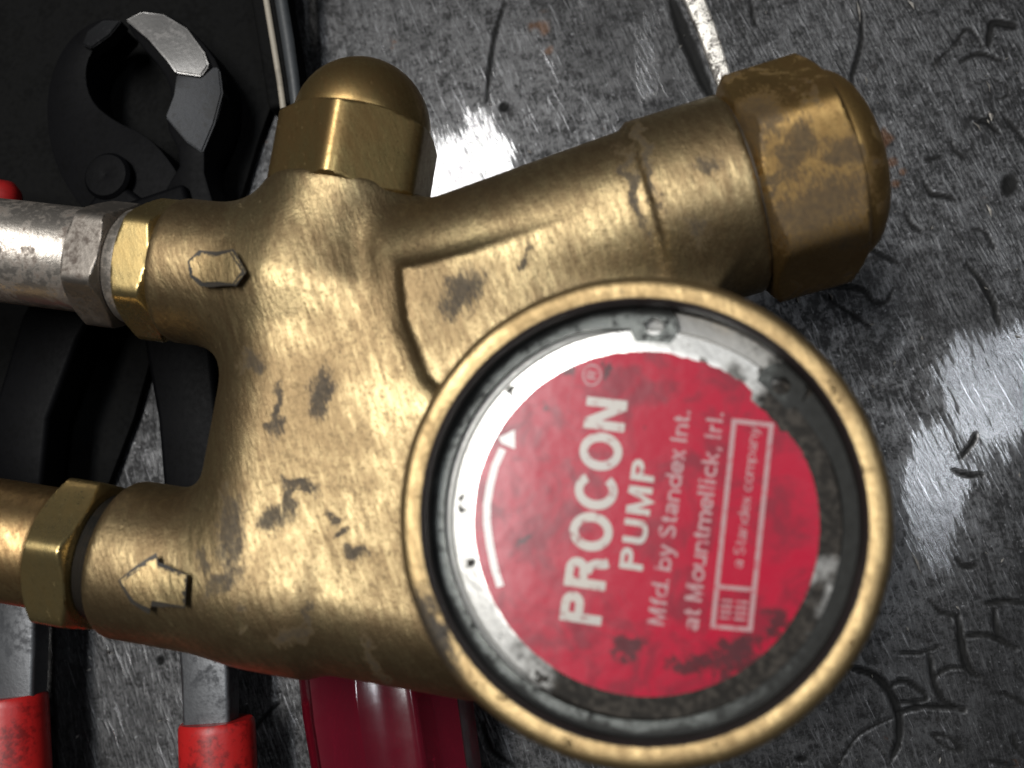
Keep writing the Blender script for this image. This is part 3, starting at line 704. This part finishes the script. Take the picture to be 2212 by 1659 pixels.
link('bead', tube('bead', run([(545, -620), (575, 0), (590, 90), (604, 175), (612, 235)], 1.80), [.07] * 5, 12, .8), M_RIMP, tray)
link('bead', tube('bead', run([(575, -620), (607, 0), (622, 90), (634, 175), (641, 240)], 1.76), [.15, .15, .15, .14, .12], 12, .7), M_RIMG, tray)

# ------------------------------------------------------------------ pincers with red grips
M_DARK = rubber('shaded_dark_steel', (.0025, .0025, .003), .5, .045, .5)  # dark steel; on the upper handles shade is put into the colour
M_SHANK = steel('lit_grey_steel', (.11, .113, .12), (.045, .047, .052), .44, .45, .85, .25)  # lit copy of the handle steel, paler where light reaches the shanks
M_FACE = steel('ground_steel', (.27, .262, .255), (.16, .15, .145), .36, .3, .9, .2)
M_FACE2 = steel('dark_ground_steel', (.016, .0165, .018), (.008, .008, .009), .48, .4, .85, .2)  # ground steel with shade put into the colour for dimmer facets
M_RED = rubber('red_grip', (.34, .009, .009), .40, .4, .85)
pin = empty('pincers', tuple(W(330, 425, 0)))
tag(pin, 'dark steel end-cutting pincers with red grips, lying beneath the brass pump', 'pincers')
def pp(pts, z): return rel(pin, [W(x, y, z) for x, y in pts])
# right jaw: two ground faces that tilt, over a dark flank
def jaw(top, zs, th):
    bm = bmesh.new(); pts = rel(pin, [W(x, y, z) for (x, y), z in zip(top, zs)])
    t = [bm.verts.new(tuple(p)) for p in pts]; b = [bm.verts.new((p[0], p[1], p[2] - th)) for p in pts]
    f = bm.faces.new(t); bm.faces.new(b[::-1])
    for i in range(len(t)):
        k = (i + 1) % len(t); bm.faces.new((t[i], b[i], b[k], t[k]))
    bmesh.ops.recalc_face_normals(bm, faces=bm.faces); bm.normal_update()
    bmesh.ops.bevel(bm, geom=[e for e in bm.edges if e.calc_face_angle(0) > .6], offset=.035, segments=2, affect='EDGES', clamp_overlap=True)
    bmesh.ops.triangulate(bm, faces=[q for q in bm.faces if len(q.verts) > 4])
    me = bpy.data.meshes.new('jaw'); bm.to_mesh(me); bm.free(); return me
ja = link('jaw', slab('jaw', pp(smooth_outline([(268, 44), (310, 22), (370, 30), (430, 80), (475, 140), (486, 200), (468, 270), (432, 342), (470, 470), (380, 520), (330, 470), (360, 400), (395, 345), (352, 262), (372, 205), (350, 150), (300, 95)], 1), 1.75), 1.1, .08), M_DARK, pin)
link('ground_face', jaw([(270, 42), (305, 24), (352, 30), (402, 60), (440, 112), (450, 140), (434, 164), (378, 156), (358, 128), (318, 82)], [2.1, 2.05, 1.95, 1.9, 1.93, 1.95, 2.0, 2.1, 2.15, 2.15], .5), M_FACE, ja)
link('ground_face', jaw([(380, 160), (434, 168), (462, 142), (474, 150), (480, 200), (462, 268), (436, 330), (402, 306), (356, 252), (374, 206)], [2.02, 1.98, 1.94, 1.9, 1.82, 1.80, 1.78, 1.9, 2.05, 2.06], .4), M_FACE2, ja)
jb = link('jaw', slab('jaw', pp(smooth_outline([(262, 42), (215, 38), (150, 80), (108, 160), (98, 260), (122, 370), (190, 470), (300, 540), (400, 540), (420, 460), (385, 370), (320, 292), (250, 264), (190, 215), (182, 130), (228, 78)], 2), 1.70), 1.0, .10), M_DARK, pin)
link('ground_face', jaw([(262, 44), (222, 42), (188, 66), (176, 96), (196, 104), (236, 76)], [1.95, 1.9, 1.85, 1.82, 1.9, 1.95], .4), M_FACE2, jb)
link('pivot', lathe_z('pivot', [(.01, 1.2), (.55, 1.2), (.55, 1.92), (.48, 2.0), (.16, 2.02), (.01, 2.0)], 48, 0, *(pp([(325, 440)], 0)[0][:2])), M_DARK, pin)
hr = link('handle', bar('handle', [p for p in pp([(350, 430), (380, 560), (400, 720), (424, 900), (440, 1150), (452, 1380)], 1.55)], [1.5, 1.6, 1.55, 1.35, 1.25, 1.15], [.9, .9, .9, .9, .85, .8], .12), M_DARK, pin)
hl = link('handle', bar('handle', [p for p in pp([(310, 430), (215, 560), (130, 720), (70, 900), (48, 1150), (42, 1290)], 1.45)], [1.5, 1.6, 1.5, 1.35, 1.25, 1.15], [.9, .9, .9, .9, .85, .8], .12), M_DARK, pin)
link('shank', bar('shank', pp([(446, 1330), (454, 1450), (460, 1680)], 1.52), [1.08, 1.06, 1.0], [.62, .60, .56], .09), M_SHANK, hr)
link('shank', bar('shank', pp([(46, 1250), (42, 1400), (36, 1640)], 1.5), [1.08, 1.06, 1.0], [.62, .60, .56], .09), M_SHANK, hl)
def grip(par, px, ptop, wid):
    z = 1.5
    ys = [0, 6, 18, 60, 160, 400, 700, 760, 790]
    c = [np.array(W(px + (yy * .04), ptop + yy, z)) - np.array(pin.location) for yy in ys]
    r = [wid * k for k in (.93, .98, .995, 1.0, 1.0, 1.02, .98, .8, .4)]
    me = tube('grip', c, r, 32, .86); return link('grip', me, M_RED, par, angle=50)
grip(hr, 468, 1556, .80); grip(hl, 18, 1504, .83)

# ------------------------------------------------------------------ clear red screwdriver handle
n = N('clear_red_plastic')
M_CLEAR = n.done(Base_Color=(.16, .005, .018), Transmission_Weight=.55, Coat_Weight=1.0, Coat_Roughness=.16, Roughness=n.mixf(n.noise(3, 4), .10, .25), IOR=1.47, Normal=n.bump(n.noise(7, 3), .08, .02))
p0 = W(845, 1340, 1.75); sdv = empty('screwdriver', (p0[0], p0[1], 0))
tag(sdv, 'screwdriver with a fluted clear red plastic handle, half hidden below the round pump face', 'screwdriver')
a = np.array(W(806, 1300, 1.75)) - np.array(sdv.location); b = np.array(W(874, 1760, 1.75)) - np.array(sdv.location); dv = (b - a) / np.linalg.norm(b - a)
def flute(th, t, r): return r * (1 - .10 * np.abs(np.sin(th * 5 + .3)) ** .8 * (1 if t > .6 else t / .6))
link('handle', polar('handle', frame(a, dv), [(0, .9), (.08, 1.3), (.3, 1.55), (.6, 1.68), (2, 1.72), (4, 1.66), (6, 1.55), (8, 1.4), (8.6, 1.1)], flute, 128), M_CLEAR, sdv, angle=40)
link('shaft', polar('shaft', frame(a + dv * 3.2, dv), [(0, .3), (.05, .33), (14, .33)], None, 32), M_GALV, sdv)

# ------------------------------------------------------------------ small things on the bench
M_PALE = steel('scuffed_pale_metal', (.78, .74, .68), (.06, .05, .045), .30, .50, .7, .9, 2.2)
q = [W(x, y, .08) for x, y in ((1400, -160), (1500, 0), (1528, 70), (1552, 140), (1574, 205), (1596, 270))]
rod = empty('metal_strip', tuple(q[2])); tag(rod, 'thin scuffed pale metal strip on the bench running behind the large hex cap', 'metal strip')
link('strip_body', bar('strip_body', rel(rod, q), [.50, .46, .44, .40, .36, .3], [.20] * 6, .07), M_PALE, rod)
tip = empty('plastic_cap', tuple(W(5, 422, 1.2))); tag(tip, 'small red plastic cap at the left edge above the steel pipe', 'plastic cap')
me = tube('cap_body', rel(tip, [W(-120, 415, 2.0), W(-20, 424, 2.0), W(20, 428, 2.0), W(34, 430, 2.0), W(40, 430, 2.0)]), [.42, .42, .38, .25, .1], 24)
link('cap_body', me, rubber('dull_red', (.22, .006, .006), .6, .2, .4), tip, angle=60)
def shavings():
    bm = bmesh.new()
    glints = [((1850, 0), (1858, 50), .05), ((1868, 165), (1872, 185), .035), ((2135, 240), (2142, 262), .09), ((2130, 440), (2142, 470), .07), ((1843, 222), (1850, 240), .04), ((2100, 262), (2120, 285), .03),
              ((1738, 160), (1752, 190), .03), ((1960, 0), (1975, 20), .07), ((2130, 175), (2138, 200), .03), ((1968, 1190), (1990, 1240), .05), ((1790, 632), (1798, 650), .05), ((1720, 640), (1724, 655), .06)]
    for a_, b_, wd in glints:
        a3, b3 = W(*a_, .05), W(*b_, .05); d = b3 - a3; d /= np.linalg.norm(d); s = np.cross((0, 0, 1), d) * wd / 2
        mid = (a3 + b3) / 2 + np.array((.02, 0, .03))
        v = [bm.verts.new(tuple(p)) for p in (a3, mid + s, b3, mid - s, mid + np.array((0, 0, .04)))]
        for i, k in ((0, 1), (1, 2), (2, 3), (3, 0)): bm.faces.new((v[i], v[k], v[4]))
    for _ in range(240):
        p = W(random.uniform(0, 2300), random.uniform(-60, 1700), .03); an = random.uniform(0, 6.28); l = random.uniform(.02, .07)
        d = np.array((math.cos(an), math.sin(an), 0)) * l; s = np.array((-math.sin(an), math.cos(an), 0)) * l * .35
        v = [bm.verts.new(tuple(p + o)) for o in (-d, s, d, -s, np.array((0, 0, .03)))]
        for i, k in ((0, 1), (1, 2), (2, 3), (3, 0)): bm.faces.new((v[i], v[k], v[4]))
    bmesh.ops.recalc_face_normals(bm, faces=bm.faces)
    me = bpy.data.meshes.new('metal_shavings'); bm.to_mesh(me); bm.free(); return me
tag(link('metal_shavings', shavings(), M_PALE, smooth=False), 'tiny bright metal shavings scattered over the dark bench', 'shavings', kind='stuff')
